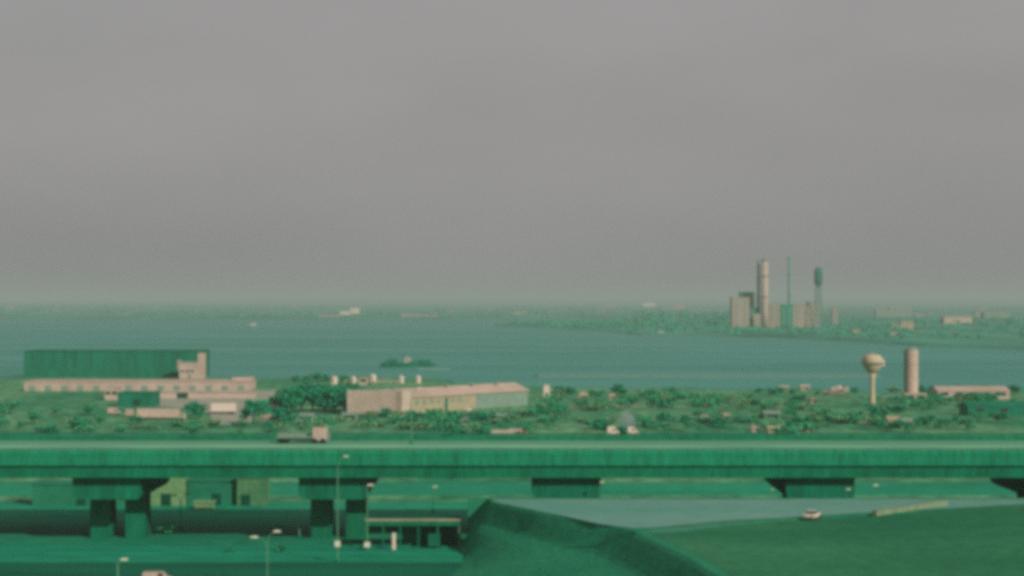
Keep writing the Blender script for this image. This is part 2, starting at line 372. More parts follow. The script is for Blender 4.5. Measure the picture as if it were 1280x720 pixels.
# ================================================================ builders for buildings
def block(name, label, cat, px0, px1, base, top, depth, wall='pale', roof='pink', group=None, style='flat', nwin=0, door=None, over=.25, parent_only=False, wh=1.4, rise=None):
    """building whose front stands at the row `base` of the photo; width and height from the photo"""
    Y = dist(base); x0, x1 = wx(px0,Y), wx(px1,Y); h = wz(top,Y); xc = (x0+x1)/2; hw = (x1-x0)/2
    t = thing(name, label, cat, (xc,Y,0), 0, group)
    if style == 'gable':
        rs_ = rise or h*.32; he = h-rs_
        MB().extrude_x([(0,-.1),(depth,-.1),(depth,he),(depth/2,h-.12),(0,he)], -hw, hw).build('wall', M[wall], t)
        o = over
        MB().extrude_x([(-o,he-.08),(depth/2,h-.1),(depth+o,he-.08),(depth+o,he+.12),(depth/2,h+.1),(-o,he+.12)], -hw-o, hw+o).build('roof', M[roof], t)
    elif style == 'gablefront':
        rs_ = rise or h*.32; he = h-rs_
        MB().extrude_y([(-hw,-.1),(hw,-.1),(hw,he),(0,h-.12),(-hw,he)], 0, depth).build('wall', M[wall], t)
        o = over
        MB().extrude_y([(-hw-o,he-.1),(0,h-.1),(hw+o,he-.1),(hw+o,he+.1),(0,h+.1),(-hw-o,he+.1)], -o, depth+o).build('roof', M[roof], t)
        he = he
    else:
        he = h-.35
        MB().box(-hw,hw,0,depth,-.1,he).build('wall', M[wall], t)
        MB().box(-hw-over,hw+over,-over,depth+over,he+.003,h).build('roof', M[roof], t)
    for i in range(nwin):
        x = -hw+2*hw*(i+.5)/nwin; ww = min(.35*2*hw/nwin, 1.6)
        zb = max(.8, he*.45); zt = min(zb+wh, he-.3)
        if zt > zb+.3:
            fr = MB().box(x-ww-.1,x+ww+.1,-.06,.05,zb-.1,zt+.1).build('window', M['grey'], t)
            MB().box(x-ww,x+ww,-.09,-.063,zb,zt).build('pane', M['glass'], fr)
    if door:
        dx, dw, dh = door; x = -hw+2*hw*dx
        MB().box(x-dw/2,x+dw/2,-.1,.04,0,min(dh,he-.2)).build('door', M['dark'], t)
    return t

# ---- left dockside
sh = block('transit_shed', 'long dark green flat-roofed shed at the water edge on the left', 'shed', 30, 250, 471.8, 438.5, 34, 'dgreen', 'droof', over=.4)
hw = abs(wx(250,1)-wx(30,1))*dist(471.8)/2
for i in range(9):
    x = -hw+2*hw*(i+.5)/9; MB().box(x-2.4,x+2.4,-.12,.04,0,5.2).build('door', M['droof'], sh)
Y = dist(473.5)
oc = thing('harbour_office', 'small pale building with a slim tower on its right end, before the dark shed', 'office', (wx(238,Y),Y,0))
s = Y/F
MB().box(-14*s,9*s,0,9,-.1,wz(453.5,Y)).build('wall', M['pink'], oc)
MB().box(-16.5*s,-14*s+.01,.6,7,wz(462,Y),wz(450.5,Y)).build('balcony', M['pink'], oc)
MB().box(9*s+.01,17*s,.4,7,-.1,wz(441.5,Y)).build('tower', M['pink'], oc)
MB().box(-14.4*s,9*s-.02,-.2,9.2,wz(453.5,Y)+.003,wz(452,Y)).build('roof', M['grey'], oc)
MB().box(8.8*s,17.3*s,.2,7.2,wz(441.5,Y)+.003,wz(440.6,Y)).build('tower_roof', M['grey'], oc)
for xx in (-10,-4,2):
    f_ = MB().box(xx*s-.9,xx*s+.9,-.06,.03,3.6,5.0).build('window', M['grey'], oc); MB().box(xx*s-.75,xx*s+.75,-.09,-.062,3.75,4.85).build('pane', M['glass'], f_)
MB().box(-2.2*s,-.4*s,-.08,.03,0,2.4).build('door', M['dark'], oc)

ls = block('long_store', 'long low pale store with a pinkish flat roof behind the concrete yard', 'store', 30, 311, 488.6, 477.0, 26, 'pink', 'pink', over=.3)
hw = (wx(311,1)-wx(30,1))*dist(488.6)/2
MB().box(hw-9.5,hw+.25,8,20,4.62,6.1).build('penthouse', M['pink'], ls)
for i in range(14):
    x = -hw+2*hw*(i+.5)/14
    MB().box(x-1.6,x+1.6,-.08,.03,0,2.6).build('door', M['grey'], ls)
block('annex', 'narrow pale annex at the left end of the long low store', 'annex', 131, 147, 500, 484, 9, 'pink', 'pink', nwin=2)
block('lean_to_shed', 'squat dark green shed between the narrow annex and the concrete yard', 'shed', 147, 194, 508, 490.5, 11, 'dgreen', 'droof', door=(.5,3,3))
block('loading_shed', 'pale open loading shed at the back of the concrete yard', 'shed', 198, 318, 498, 489.5, 6, 'pale', 'pale', over=.5, door=(.25,5,2.4))

# ---- central warehouse (long axis runs away to the right)
p0 = Vector((-49.5, 742, 0)); p1 = Vector((wx(659.5,812), 812, 0)); u = (p1-p0); Lw = u.length; ang = math.atan2(u.y, u.x)
wh_ = thing('long_warehouse', 'long pale warehouse with pinkish sloping roof running away from the big trees', 'warehouse', p0, ang)
Wd = 15; he, hr = 6.4, 9.2
MB().extrude_x([(0,-.1),(Wd,-.1),(Wd,he),(Wd/2,hr-.1),(0,he)], 0, Lw).build('wall', M['ochre'], wh_)
MB().extrude_x([(-.7,he-.25),(Wd/2,hr-.05),(Wd+.7,he-.25),(Wd+.7,he+.1),(Wd/2,hr+.22),(-.7,he+.1)], -.4, Lw+.5).build('roof', M['pink'], wh_)
MB().box(Lw*.62,Lw-.2,-.12,-.003,0,he-.45).build('cladding_panel', M['grey'], wh_)
hd = MB(); hd.prism([(-1,-6.8),(-.4,-9.5),(2.5,-11),(5.6,-9.8),(6.5,-6.5),(6.5,-.05),(-.2,-.05),(-5.0,10),(-10,10.5)], -.1, 9.7)
hd.build('end_block', M['pale'], wh_)
MB().box(-3.4,-.45,9.6,14.8,-.1,9.0).build('stair_wing', M['pale'], wh_)
MB().box(6.9,15.6,-.1,-.003,0,5.5).build('door', M['girder'], wh_)  # flat dark panel, paints the shade inside the open loading recess
MB().box(Lw*.40,Lw*.40+1.8,-.1,-.003,0,5.2).build('door', M['dgreen'], wh_)
for i in range(7):
    x = 19+i*4.4
    if abs(x-Lw*.4-1) < 2: continue
    f_ = MB().box(x-1.1,x+1.1,-.07,-.003,3.4,4.9).build('window', M['ochredim'], wh_); MB().box(x-.95,x+.95,-.09,-.073,3.55,4.75).build('pane', M['grey'], f_)
for i in range(5):
    x = 12+i*16; MB().lathe([(.5,he+1.4),(.5,hr+.6),(.75,hr+.7),(.75,hr+.95),(.2,hr+1.3)], 10, (x,Wd/2-1.5)).build('roof_vent', M['grey'], wh_)

block('white_hut', 'small upright white hut just right of the long warehouse', 'hut', 679.5, 687, 497, 481, 2.8, 'white', 'white', style='gablefront', rise=.6, over=.1, door=(.5,1.1,2.2))

# ---- storage tanks
def tank(px, base, top, wpx, label):
    Y = dist(base); r = wpx/2*Y/F; h = wz(top,Y)
    t = thing('storage_tank', label, 'tank', (wx(px,Y),Y,0), 0, 'small white storage tanks on the shore')
    MB().lathe([(r,-.1),(r,h*.8),(r*.97,h*.82)], 20).build('shell', M['white'], t, smooth=False)
    MB().lathe([(r*1.02,h*.82),(r*.8,h*.93),(r*.35,h),(.05,h*1.01)], 20).build('dome', M['white'], t, smooth=True)
    ld = MB()
    for q in (-.25,.25): ld.tube([(q,-r-.15,0),(q,-r-.15,h*.85)], .04, 5)
    k = .4
    while k < h*.82: ld.tube([(-.25,-r-.15,k),(.25,-r-.15,k)], .03, 5); k += .4
    ld.build('ladder', M['grey'], t)
tank(417.5,481.5,470.5,8.5,'white storage tank farthest from the workboat, at the left end of its row')
tank(441.5,480,470.5,7.5,'white storage tank standing second from the left in its row')
tank(466,479.5,468,8.5,'tallest white storage tank, in the middle of its row')
tank(501.5,479,469.5,6.5,'smaller white storage tank second from the right end of its row')
tank(522.5,479,469.5,7,'white storage tank at the right end of its row')
Yp = dist(480)
pr = thing('pipe_rack', 'low pale pipe rack joining the white storage tanks', 'pipe rack', (0,Yp+2,0))
for z in (1.2,1.6): MB().tube([(wx(430,Yp),0,z),(wx(500,Yp),0,z)], .16, 8).build('pipe', M['pale'], pr)
for i in range(9):
    x = wx(432+i*8,Yp); MB().box(x-.1,x+.1,-.15,.15,-.1,1.05).build('support', M['pale'], pr)
block('pump_house', 'tiny pale pump house between two white tanks', 'pump house', 449, 459, 481, 472, 3, 'pale', 'pale', nwin=1)

# ---- workboat and barge off the shore
def hull(b, L, B, z0, z1, sheer=.6):
    n = 14; top = []; bt = []
    for i in range(n+1):
        t = i/n; x = -L/2+L*t; wdt = B/2*(min(1, .62+t*3) if t < .2 else 1)*(1-max(0,(t-.62)/.38)**2.2); zz = z1+sheer*max(0,(t-.5))*2*1
        top.append((x,wdt,zz)); bt.append((x*.93,wdt*.72,z0))
    vs = [(x,-y,z) for x,y,z in top]+[(x,y,z) for x,y,z in top]+[(x,-y,z) for x,y,z in bt]+[(x,y,z) for x,y,z in bt]
    m = n+1; fs = []
    for i in range(n):
        fs += [(i,i+1,m+i+1,m+i),(2*m+i+1,2*m+i,3*m+i,3*m+i+1),(2*m+i,2*m+i+1,i+1,i),(m+i,m+i+1,3*m+i+1,3*m+i)]
    fs.append((0,m,3*m,2*m)); b.add(vs, fs); return b
def boat(name, label, cat, px, base, L, B, fb, hullm, cab, rz=0, mast=3, group=None):
    Y = (CH+1.2)*F/(base-HZ)
    t = thing(name, label, cat, (wx(px,Y),Y,-1.2), rz, group)
    hull(MB(), L, B, -.5, fb, fb*.7).build('hull', M[hullm], t)
    x0,x1,h = cab
    MB().box(x0*L,x1*L,-B*.28,B*.28,fb-.2,fb+h).build('wheelhouse', M['white'], t, bevel=.1)
    wb = MB().box(x0*L+.3,x1*L-.3,-B*.28-.04,-B*.28+.02,fb+h*.5,fb+h*.8); wb.build('window_band', M['glass'], t)
    MB().tube([((x0+x1)/2*L,0,fb+h),((x0+x1)/2*L,0,fb+h+mast)], .12, 6, .05).build('mast', M['white'], t)
    return t
tb = boat('workboat', 'dark green workboat with a pale wheelhouse and mast off the tank row', 'boat', 500, 458.5, 27, 8, 2.6, 'dgreen', (.12,.27,3.2), 0, 3)
MB().box(-9.5,-2,-2.4,2.4,2.5,5.2).build('deck_cargo', M['dgreen'], tb, bevel=.2)
Y = (CH+1.2)*F/(458-HZ)
bgE = thing('barge', 'dark green barge moored just right of the workboat', 'barge', (wx(530,Y),Y+4,-1.2))
hull(MB(), 17, 7, -.4, 1.6, .1).build('hull', M['dgreen'], bgE)
MB().box(-5,4.5,-2.6,2.6,1.55,4.4).build('deck_cargo', M['dgreen'], bgE, bevel=.3)
Y = dist(460.5)
pj = MB().box(wx(520,Y),wx(562,Y),Y,Y+5,-2.6,.2); tag(pj.build('pontoon', M['stone']), 'pale floating pontoon in front of the barge', 'pontoon')
boat('sailing_cruiser', 'white motor boat near the tip of the wooded peninsula', 'boat', 825, 417.8, 13, 4, 1.8, 'white', (-.2,.25,2.2), 0, 2.5)
boat('sailing_cruiser', 'tiny white boat out on the water, left of the far pale buildings', 'boat', 316, 406.8, 13, 4, 1.6, 'white', (-.2,.2,2.0), 0, 2.5)

# breakwater
bwm = MB(); rnd = random.Random(5); Yb = dist(468.5)
n = 150; xa, xb = wx(672,Yb), wx(1100,Yb); vs = []
for i in range(n+1):
    x = xa+(xb-xa)*i/n; j = lambda a: rnd.uniform(-a,a)*.3
    vs += [(x,-9+j(1),-2.6),(x,-4+j(.8),-.7+j(.3)),(x,0+j(1),-.4+j(.3)),(x,42+j(2),-.4+j(.3)),(x,50+j(2),-2.6)]
fs = [(i*5+k,(i+1)*5+k,(i+1)*5+k+1,i*5+k+1) for i in range(n) for k in range(4)]+[(0,1,2,3,4),tuple(n*5+k for k in (4,3,2,1,0))]
bwm.add(vs, fs); o = bwm.build('breakwater', M['stone']); o.location = (0,Yb,0)
tag(o, 'long low pale breakwater lying in the water beyond the scrubland', 'breakwater')

# ---- water tower, silo
Y = dist(505); s = Y/F
wt = thing('water_tower', 'buff bulb-shaped water tower on a slim stem near the right', 'water tower', (wx(1090.5,Y),Y,0))
zt = lambda py: wz(py,Y)
MB().lathe([(4.2*s,-.2),(3.6*s,1),(2.9*s,zt(485)),(3.2*s,zt(473)),(4.6*s,zt(466.5))], 20).build('stem', M['buff'], wt, smooth=True)
MB().lathe([(4.6*s,zt(466.4)),(8.0*s,zt(463)),(11.6*s,zt(457.5)),(12.8*s,zt(452)),(12.3*s,zt(447.5)),(9.5*s,zt(444.2)),(5*s,zt(443)),(.1,zt(442.7))], 28).build('tank', M['buff'], wt, smooth=True)
MB().lathe([(12.9*s,zt(454)),(15.2*s,zt(454)),(15.2*s,zt(453.2)),(12.9*s,zt(453.2))], 28).build('catwalk', M['grey'], wt)
MB().lathe([(1.2*s,zt(443)),(1.2*s,zt(441.4)),(.2,zt(441))], 10).build('vent', M['buff'], wt)
MB().box(11.5*s,15*s,-.8,.8,zt(457.5),zt(450)).build('access_box', M['white'], wt)
Y = dist(500)
sl = thing('silo', 'tall pale round silo at the right edge beyond the water tower', 'silo', (wx(1139.5,Y),Y,0))
r = 8.2*Y/F
MB().lathe([(r,-.1),(r,wz(437,Y))], 24).build('shell', M['pink'], sl, smooth=False)
MB().lathe([(r*1.05,wz(437,Y)+.01),(r*.6,wz(434.6,Y)),(.2,wz(433.8,Y))], 24).build('cap', M['grey'], sl)
MB().tube([(-r-.25,0,0),(-r-.25,0,wz(438,Y))], .22, 6).build('pipe', M['leafm'], sl)
block('feed_house', 'small buff building at the foot of the tall silo', 'building', 1131, 1158, 503, 492, 6, 'ochre', 'buff', nwin=2)
block('works_shed', 'wide pale shed right of the silo with a shallow roof', 'shed', 1172, 1262, 499, 484, 16, 'pale', 'pink', style='gable', nwin=5)
block('works_shed', 'long dark green shed at the far right behind the scrub', 'shed', 1210, 1330, 520, 503, 14, 'dgreen', 'droof', style='gable', nwin=4)

# beached boat
Y = dist(494)
bb = thing('beached_boat', 'pale boat hauled out and lying tilted on the shore left of the water tower', 'boat', (wx(1045,Y),Y,.9), R(-24))
bb.rotation_euler = (R(-14), R(14), R(155))
hull(MB(), 12.5, 4, -.3, 1.7, .5).build('hull', M['pink'], bb)
MB().box(-3,1.5,-1.1,1.1,1.6,3.0).build('cabin', M['white'], bb, bevel=.15)

# ---- small houses and huts in the scrub
G = 'small pale buildings scattered in the scrubland'
huts = [
 (724,735,501,489,'tall narrow pale hut between the white hut and the smoke','gablefront','pale'),
 (762,768,499.5,493,'tiny pale cabin standing on the shore above the white vans','gable','pale'),
 (879,889,506,498,'pale cabin on the shore, second to the right of the smoke','gable','ochre'),
 (875,887,527,518.5,'pale cabin low in the scrub below the shore cabin','gablefront','pale'),
 (905,912,525,517,'narrow pale hut standing beside the low scrub cabin','gable','ochre'),
 (940,949,540,532,'small pale hut close behind the road, left of the ochre hut','gablefront','pale'),
 (960,975,541,533,'low ochre hut close behind the shore road in the scrub','gable','ochre'),
 (1006,1016,540,532,'faded hut among dark bushes close behind the shore road','gablefront','ochre'),
 (1013,1021,504.5,496,'buff hut standing left of the tilted boat','gablefront','ochre'),
 (975,986,488,482.5,'low pale boathouse on the shore, left of the tilted boat','gable','pink'),
 (1001,1012,487.5,481.5,'low pinkish boathouse nearest the tilted boat','gable','pink'),
 (1110,1124,535,520.5,'square buff house right of the water tower behind the road','gable','ochre'),
 (1126,1141,536,523,'greenish ochre house next to the square buff house','gable','ochredim'),
 (955,975,524,514,'long low shed with a faded roof in the middle of the scrub','gable','ochredim'),
 (688,700,510,503.5,'low faded shed in the scrub right of the warehouse','gable','ochredim'),
 (620,634,526,517,'faded ochre shed in front of the long warehouse','gable','ochredim'),
 (548,556,529,521,'small grey hut in front of the warehouse, left of the faded ochre shed','gable','grey'),
 (576,585,531,522,'grey hut nearest the faded ochre shed','gablefront','grey'),
 (427,446,525,516,'low grey-green shed in front of the big trees','gable','grey'),
 (368,392,527,517,'wider grey-green shed left of the big trees foot','gable','grey'),
]
for a,c,bs,tp,lb,st,wl_ in huts:
    block('hut', lb, 'hut', a, c, bs, tp, 5, wl_, 'pale' if wl_ in ('pale','pink') else ('ochre' if wl_=='ochre' else 'grey'), group=G, style=st, nwin=1, door=(.8,.9,1.9), wh=.9)
Y = dist(541.5)
fw = MB().box(wx(612,Y),wx(661,Y),Y,Y+.4,-.1,1.0); fw.box(wx(636,Y),wx(661,Y),Y-.01,Y+.41,1.003,1.5)
tag(fw.build('boundary_wall', M['pale']), 'low pale boundary wall just beyond the viaduct below the warehouse', 'wall')

# ================================================================ vehicles
def wheels(t, xs, B, r, w_=.24):
    for x in xs:
        for y in (-B/2+.02, B/2-.02):
            k = MB(); n = 14
            vs = [(x+r*math.cos(2*math.pi*i/n), y+s_*w_/2, r+r*math.sin(2*math.pi*i/n)) for s_ in (-1,1) for i in range(n)]
            k.add(vs, [tuple(range(n)), tuple(reversed(range(n,2*n)))]+[(i,(i+1)%n,(i+1)%n+n,i+n) for i in range(n)])
            k.build('wheel', M['tyre'], t)
def car(label, loc, rz, paint, L=4.6, B=1.8, cat='car', group=None, name='car', estate=False):
    t = thing(name, label, cat, loc, rz, group)
    MB().extrude_y([(-L/2,.32),(L/2,.32),(L/2,.72),(L/2-.25,.9),(-L/2+.15,.95),(-L/2,.8)], -B/2, B/2).build('body', paint, t, bevel=.05)
    r0 = -L/2+.12 if estate else -L/2+.75
    g = MB().extrude_y([(r0,.93),(L/2-1.2,.9),(L/2-1.9,1.38),(r0+(.2 if estate else .55),1.40)], -B/2+.12, B/2-.12); cb = g.build('cabin', M['glass'], t)
    MB().extrude_y([(r0+(.18 if estate else .5),1.385),(L/2-1.85,1.37),(L/2-2.0,1.45),(r0+(.3 if estate else .65),1.46)], -B/2+.15, B/2-.15).build('roof', paint, t)
    wheels(t, (-L*.31, L*.31), B, .33)
    for y in (-B/2+.3, B/2-.3):
        MB().box(L/2-.02,L/2+.02,y-.14,y+.14,.58,.74).build('headlight', M['lamp'], t)
        MB().box(-L/2-.02,-L/2+.02,y-.16,y+.16,.62,.78).build('tail_light', M['dark'], t)
    MB().box(L/2-.02,L/2+.1,-B/2+.05,B/2-.05,.36,.5).build('bumper', M['grey'], t); MB().box(-L/2-.1,-L/2+.02,-B/2+.05,B/2-.05,.36,.5).build('bumper', M['grey'], t)
    return t
def van(label, loc, rz, paint, L=5.2, B=2.0, H=2.4, group=None, name='van'):
    t = thing(name, label, 'van', loc, rz, group)
    MB().extrude_y([(-L/2,.4),(L/2,.4),(L/2,1.05),(L/2-.8,1.25),(L/2-1.35,H-.1),(L/2-1.7,H),(-L/2+.1,H),(-L/2,H-.15)], -B/2, B/2).build('body', paint, t, bevel=.06)
    for y in (-1,1):
        MB().box(L/2-2.2,L/2-1.4,y*(B/2)-.02,y*(B/2)+.02,1.3,1.9).build('side_window', M['glass'], t)
    MB().add([(L/2-.86,-B/2+.15,1.30),(L/2-.86,B/2-.15,1.30),(L/2-1.28,B/2-.2,H-.3),(L/2-1.28,-B/2+.2,H-.3),
              (L/2-.83,-B/2+.15,1.31),(L/2-.83,B/2-.15,1.31),(L/2-1.25,B/2-.2,H-.29),(L/2-1.25,-B/2+.2,H-.29)],
             [(4,5,6,7),(3,2,1,0),(0,1,5,4),(1,2,6,5),(2,3,7,6),(3,0,4,7)]).build('windscreen', M['glass'], t)
    wheels(t, (-L*.3, L*.3), B, .36)
    for y in (-B/2+.3,B/2-.3): MB().box(L/2-.01,L/2+.02,y-.15,y+.15,.7,.9).build('headlight', M['lamp'], t)
    return t
def lorry(label, loc, rz, box_px, L=9.5, H=3.2, paint=None, group=None):
    t = thing('lorry', label, 'lorry', loc, rz, group); p = paint or M['pink']; B = 2.4
    MB().box(-L/2,L/2-2.3,-B/2,B/2,.95,H).build('cargo_box', p, t, bevel=.04)
    MB().extrude_y([(L/2-2.1,.5),(L/2,.5),(L/2,1.5),(L/2-.35,2.45),(L/2-2.1,2.5)], -B/2+.1, B/2-.1).build('cab', M['pale'], t, bevel=.05)
    for y in (-1,1): MB().box(L/2-1.5,L/2-.6,y*(B/2-.1)-.02,y*(B/2-.1)+.02,1.5,2.2).build('cab_window', M['glass'], t)
    MB().box(-L/2+.3,L/2-1.9,-.5,.5,.55,.94).build('chassis', M['dark'], t)
    wheels(t, (-L/2+1.2,-L/2+2.3,L/2-1.1), B, .5)
    return t
# flat truck on the viaduct
Yt = 377.0; s = Yt/F
tr = thing('flatbed_truck', 'flatbed truck with a tall white box at its right end, on the viaduct', 'truck', (wx(377,Yt),Yt,VZ+.03))
MB().box(-31*s,13*s,-1.2,1.2,1.0,1.25).build('flatbed', M['grey'], tr)
MB().box(-29*s,6*s,-1.0,1.0,1.26,1.9).build('load', M['grey'], tr, bevel=.1)
MB().box(14.5*s,32*s,-1.22,1.22,.62,3.05).build('box_body', M['pink'], tr, bevel=.08)
MB().box(31*s+.17,33.5*s+.3,-1.1,1.1,.6,2.1).build('cab', M['grey'], tr, bevel=.1)
MB().box(22*s,30*s,-1.26,-1.2,1.7,2.5).build('cab_window', M['pale'], tr)
MB().box(-30*s,32*s,-.4,.4,.6,.99).build('chassis', M['dark'], tr)
wheels(tr, (-26*s,-19*s,17*s,27*s), 2.4, .5)
Yv = 634.5
van('white van standing on the shore road, the left of two by the smoke', (wx(766.5,Yv),Yv,.03), 0, M['white'], L=3.9, B=1.9, H=2.7)
van('white van standing on the shore road, directly under the smoke', (wx(791.5,Yv),Yv+1,.03), 0, M['white'], L=3.5, B=1.9, H=2.5)
# lorries in the yard
Y = dist(525); lorry('long pinkish white lorry parked in front of the dark green shed', (wx(202,Y),Y,.06), 0, 0, L=60*Y/F, H=4.2)
Y = dist(517.5); lorry('shorter bright pinkish lorry parked on the concrete yard', (wx(276,Y),Y,.06), R(180), 0, L=38*Y/F, H=4.2, paint=M['white'])
Y = dist(518); van('pale van parked at the left of the annex', (wx(143,Y),Y,0), 0, M['pink'], L=5, H=2.6)
Y = dist(520.5); van('pale van parked between the annex and the long lorry', (wx(162.5,Y),Y,0), R(80), M['pink'], L=5, H=2.8)
Y = dist(528); van('pale van parked under the trees right of the yard', (wx(335,Y),Y,0), 0, M['pink'], L=6, H=3)
Y = dist(513); van('small white van at the far corner of the yard by the trees', (wx(343,Y),Y,.06), R(70), M['pink'], L=4, H=2.2)
Y = dist(518.5); van('white van parked before the long warehouse wall', (wx(585.5,Y),Y,0), R(55), M['white'], L=4.2, H=2.4)
# cars on the ramp
Y = dist(649,ET)
car('cream car driving away on the pale ramp', (wx(1015,Y),Y,ET+.045), R(66), M['white'], L=4.2)
a_ = Vector(gp(1096,645.5,ET)); c_ = Vector(gp(1185,631.5,ET)); d_ = c_-a_
lw = MB().box(0,d_.length,0,.9,.04,.75); lw.box(-.05,d_.length+.05,-.06,.96,.753,.9)
o = lw.build('low_wall', mat('weathered_buff', (.17,.24,.14), var=.15, scale=.5)); o.location = a_; o.rotation_euler = (0,0,math.atan2(d_.y,d_.x))
tag(o, 'low buff wall along the grass edge of the ramp at the right', 'wall')
Y = 301
van('pale van at the bottom edge on the front street, lower left', (wx(197,Y),Y,.04), R(6), M['pink'], L=4.6, H=2.0)

# ================================================================ lamps and posts
LG = 'street lamps around the viaduct'
def lamp(label, px, base, top, heads, z0=0.0, rp_=.11, ms=1.0, name='street_lamp', foot=False, headk=1.0, Y=None):
    """heads: list of (dx, dy) of lamp heads in metres from the pole top; arms are curved"""
    Y = Y or dist(base, z0); h = wz(top,Y)-z0
    t = thing(name, label, 'street lamp', (wx(px,Y),Y,z0), 0, LG)
    split = h-2.6 if len(heads) > 1 or abs(heads[0][0]) > 1 else h-.6
    MB().tube([(0,0,-.1),(0,0,split)], rp_*1.25, 8, rp_).build('pole', M['post'], t)
    MB().lathe([(.3,-.1),(.3,.5),(.16,.62)], 10).build('base', M['conc'], t)
    for dx, dz in heads:
        pts_ = [(dx*(1-math.cos(a*math.pi/2)), 0, split+(h+dz-split)*math.sin(a*math.pi/2)) for a in (0,.2,.4,.6,.8,1)]
        MB().tube(pts_, rp_*.75, 7, rp_*.5).build('arm', M['post'], t)
        sg = 1 if dx >= 0 else -1; k = headk
        hm_ = MB().extrude_y([(dx-.15*sg*k,h+dz-.08*k),(dx+1.3*sg*k,h+dz-.02),(dx+1.25*sg*k,h+dz+.30*k),(dx+.3*sg*k,h+dz+.38*k),(dx-.15*sg*k,h+dz+.22*k)], -.3*k, .3*k)
        hm_.build('lamp_head', M['lamp'], t, bevel=.04)
    return t
lamp('curved two-armed street lamp rising from the bottom edge, lower left', 334, 730, 665, [(1.1,0),(-1.6,-.9)], headk=.8, rp_=.10)
t = lamp('tallest street lamp, standing before the viaduct between the two dark pier columns', 422, 703, 571, [(1.1,0)], rp_=.10, headk=.6)
MB().box(-.45,.45,-.35,.35,2.7,3.7).build('control_box', M['lamp'], t)
t = lamp('street lamp against the right dark pier column, with a pale box at its foot', 459, 688, 607, [(.15,0)], rp_=.10, headk=.8)
MB().box(-.5,.5,-.35,.35,.6,1.5).build('control_box', M['lamp'], t)
lamp('two-headed street lamp before the ochre wall at the left', 226, 662, 619, [(.9,.1),(-.9,-.1)], rp_=.10, headk=.7)
lamp('short street lamp left of the pier columns', 374, 672, 639, [(.1,0)], rp_=.12, headk=.5)
lamp('leaning lamp at the lower left corner of the view', 147, 740, 700, [(.6,0)], rp_=.13, headk=.8, Y=302)
lamp('short pale lamp standing alone beside the back street', 541, 640, 609, [(.05,0)], rp_=.05, headk=.75)
lamp('thin lamp rising from behind the middle of the pale ramp', 750, 650, 603, [(.05,0)], rp_=.05, headk=.55, Y=347.6)
lamp('faint stub of a lamp behind the pale ramp, left of a pair', 964, 640, 612, [(.05,0)], rp_=.08, headk=.35, Y=347.6)
lamp('lower lamp of the pair behind the ramp at the right', 1058, 640, 612, [(.05,0)], rp_=.05, headk=.55, Y=347.6)
lamp('higher lamp of the pair behind the ramp at the right', 1092, 640, 607, [(.05,0)], rp_=.05, headk=.6, Y=347.6)
lamp('tall thin lamp standing on the viaduct deck before the warehouse', 514, 560, 486, [(1.2,0)], z0=VZ+.7, rp_=.10, Y=VN+18, headk=.7)
# white marker post and low barrier
Y = dist(687)
mp_ = MB().prism([(-.32,-.2),(.32,-.2),(.32,.2),(-.32,.2)], -.1, 3.0); o = mp_.build('marker_post', M['white'], bevel=.06); o.location = (wx(492.5,Y),Y,0)
tag(o, 'upright white marker post in front of the dark canopy', 'post')
Y = dist(690)
o = MB().extrude_x([(-.3,-.05),(.3,-.05),(.12,.55),(-.12,.55)], -.9, .9).build('concrete_barrier', M['ochre']); o.location = (wx(585,Y),Y,0)
tag(o, 'short pale concrete barrier lying on the grass right of the canopy', 'barrier')
# dark canopy / open depot with pale roof edge
Y = dist(686); s = Y/F
cp = thing('open_canopy', 'long dark open canopy with a thin pale roof edge near the ramp slope', 'canopy', (wx(515,Y),Y,0))
zc = wz(651,Y)
MB().box(-58*s,60*s,0,7,zc-.9,zc-.004).build('roof', M['girder'], cp)
MB().box(-58.5*s,60.5*s,-.15,.15,zc,zc+.32).build('roof_edge', M['ochre'], cp)
MB().box(-15*s,60*s,6.6,7.0,0,zc-.9).build('back_wall', M['pier'], cp)
MB().box(-58*s,-15*s,6.6,7.0,2.2,zc-.9).build('back_wall', M['girder'], cp)
for xx in (-57,-36,-15,8,32,59): MB().box(xx*s-.16,xx*s+.16,.2,.5,0,zc-.9).build('post', M['ochredim'] if xx == 59 else M['pier'], cp)
Yc = Y+2.4
van('dark green van parked under the open canopy', (wx(543,Yc),Yc,0), R(90), M['asphdark'], L=5, B=2.1, H=2.6)

# ================================================================ seen through below the viaduct
def lowhouse(label, px0, px1, base, top, wall, depth=6, **k):
    return block('low_building', label, 'building', px0, px1, base, top, depth, wall, wall, group='low buildings behind the viaduct', **k)
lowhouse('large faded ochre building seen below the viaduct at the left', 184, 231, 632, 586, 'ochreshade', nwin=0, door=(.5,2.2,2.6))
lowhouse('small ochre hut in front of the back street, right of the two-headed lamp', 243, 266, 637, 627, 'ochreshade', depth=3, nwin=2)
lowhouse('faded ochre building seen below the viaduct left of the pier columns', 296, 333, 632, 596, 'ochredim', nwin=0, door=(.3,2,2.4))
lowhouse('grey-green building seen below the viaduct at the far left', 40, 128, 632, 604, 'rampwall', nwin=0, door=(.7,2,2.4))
lowhouse('grey-green building between the two ochre ones behind the viaduct', 234, 295, 631, 600, 'rampwall', nwin=0, door=(.6,2,2.4))

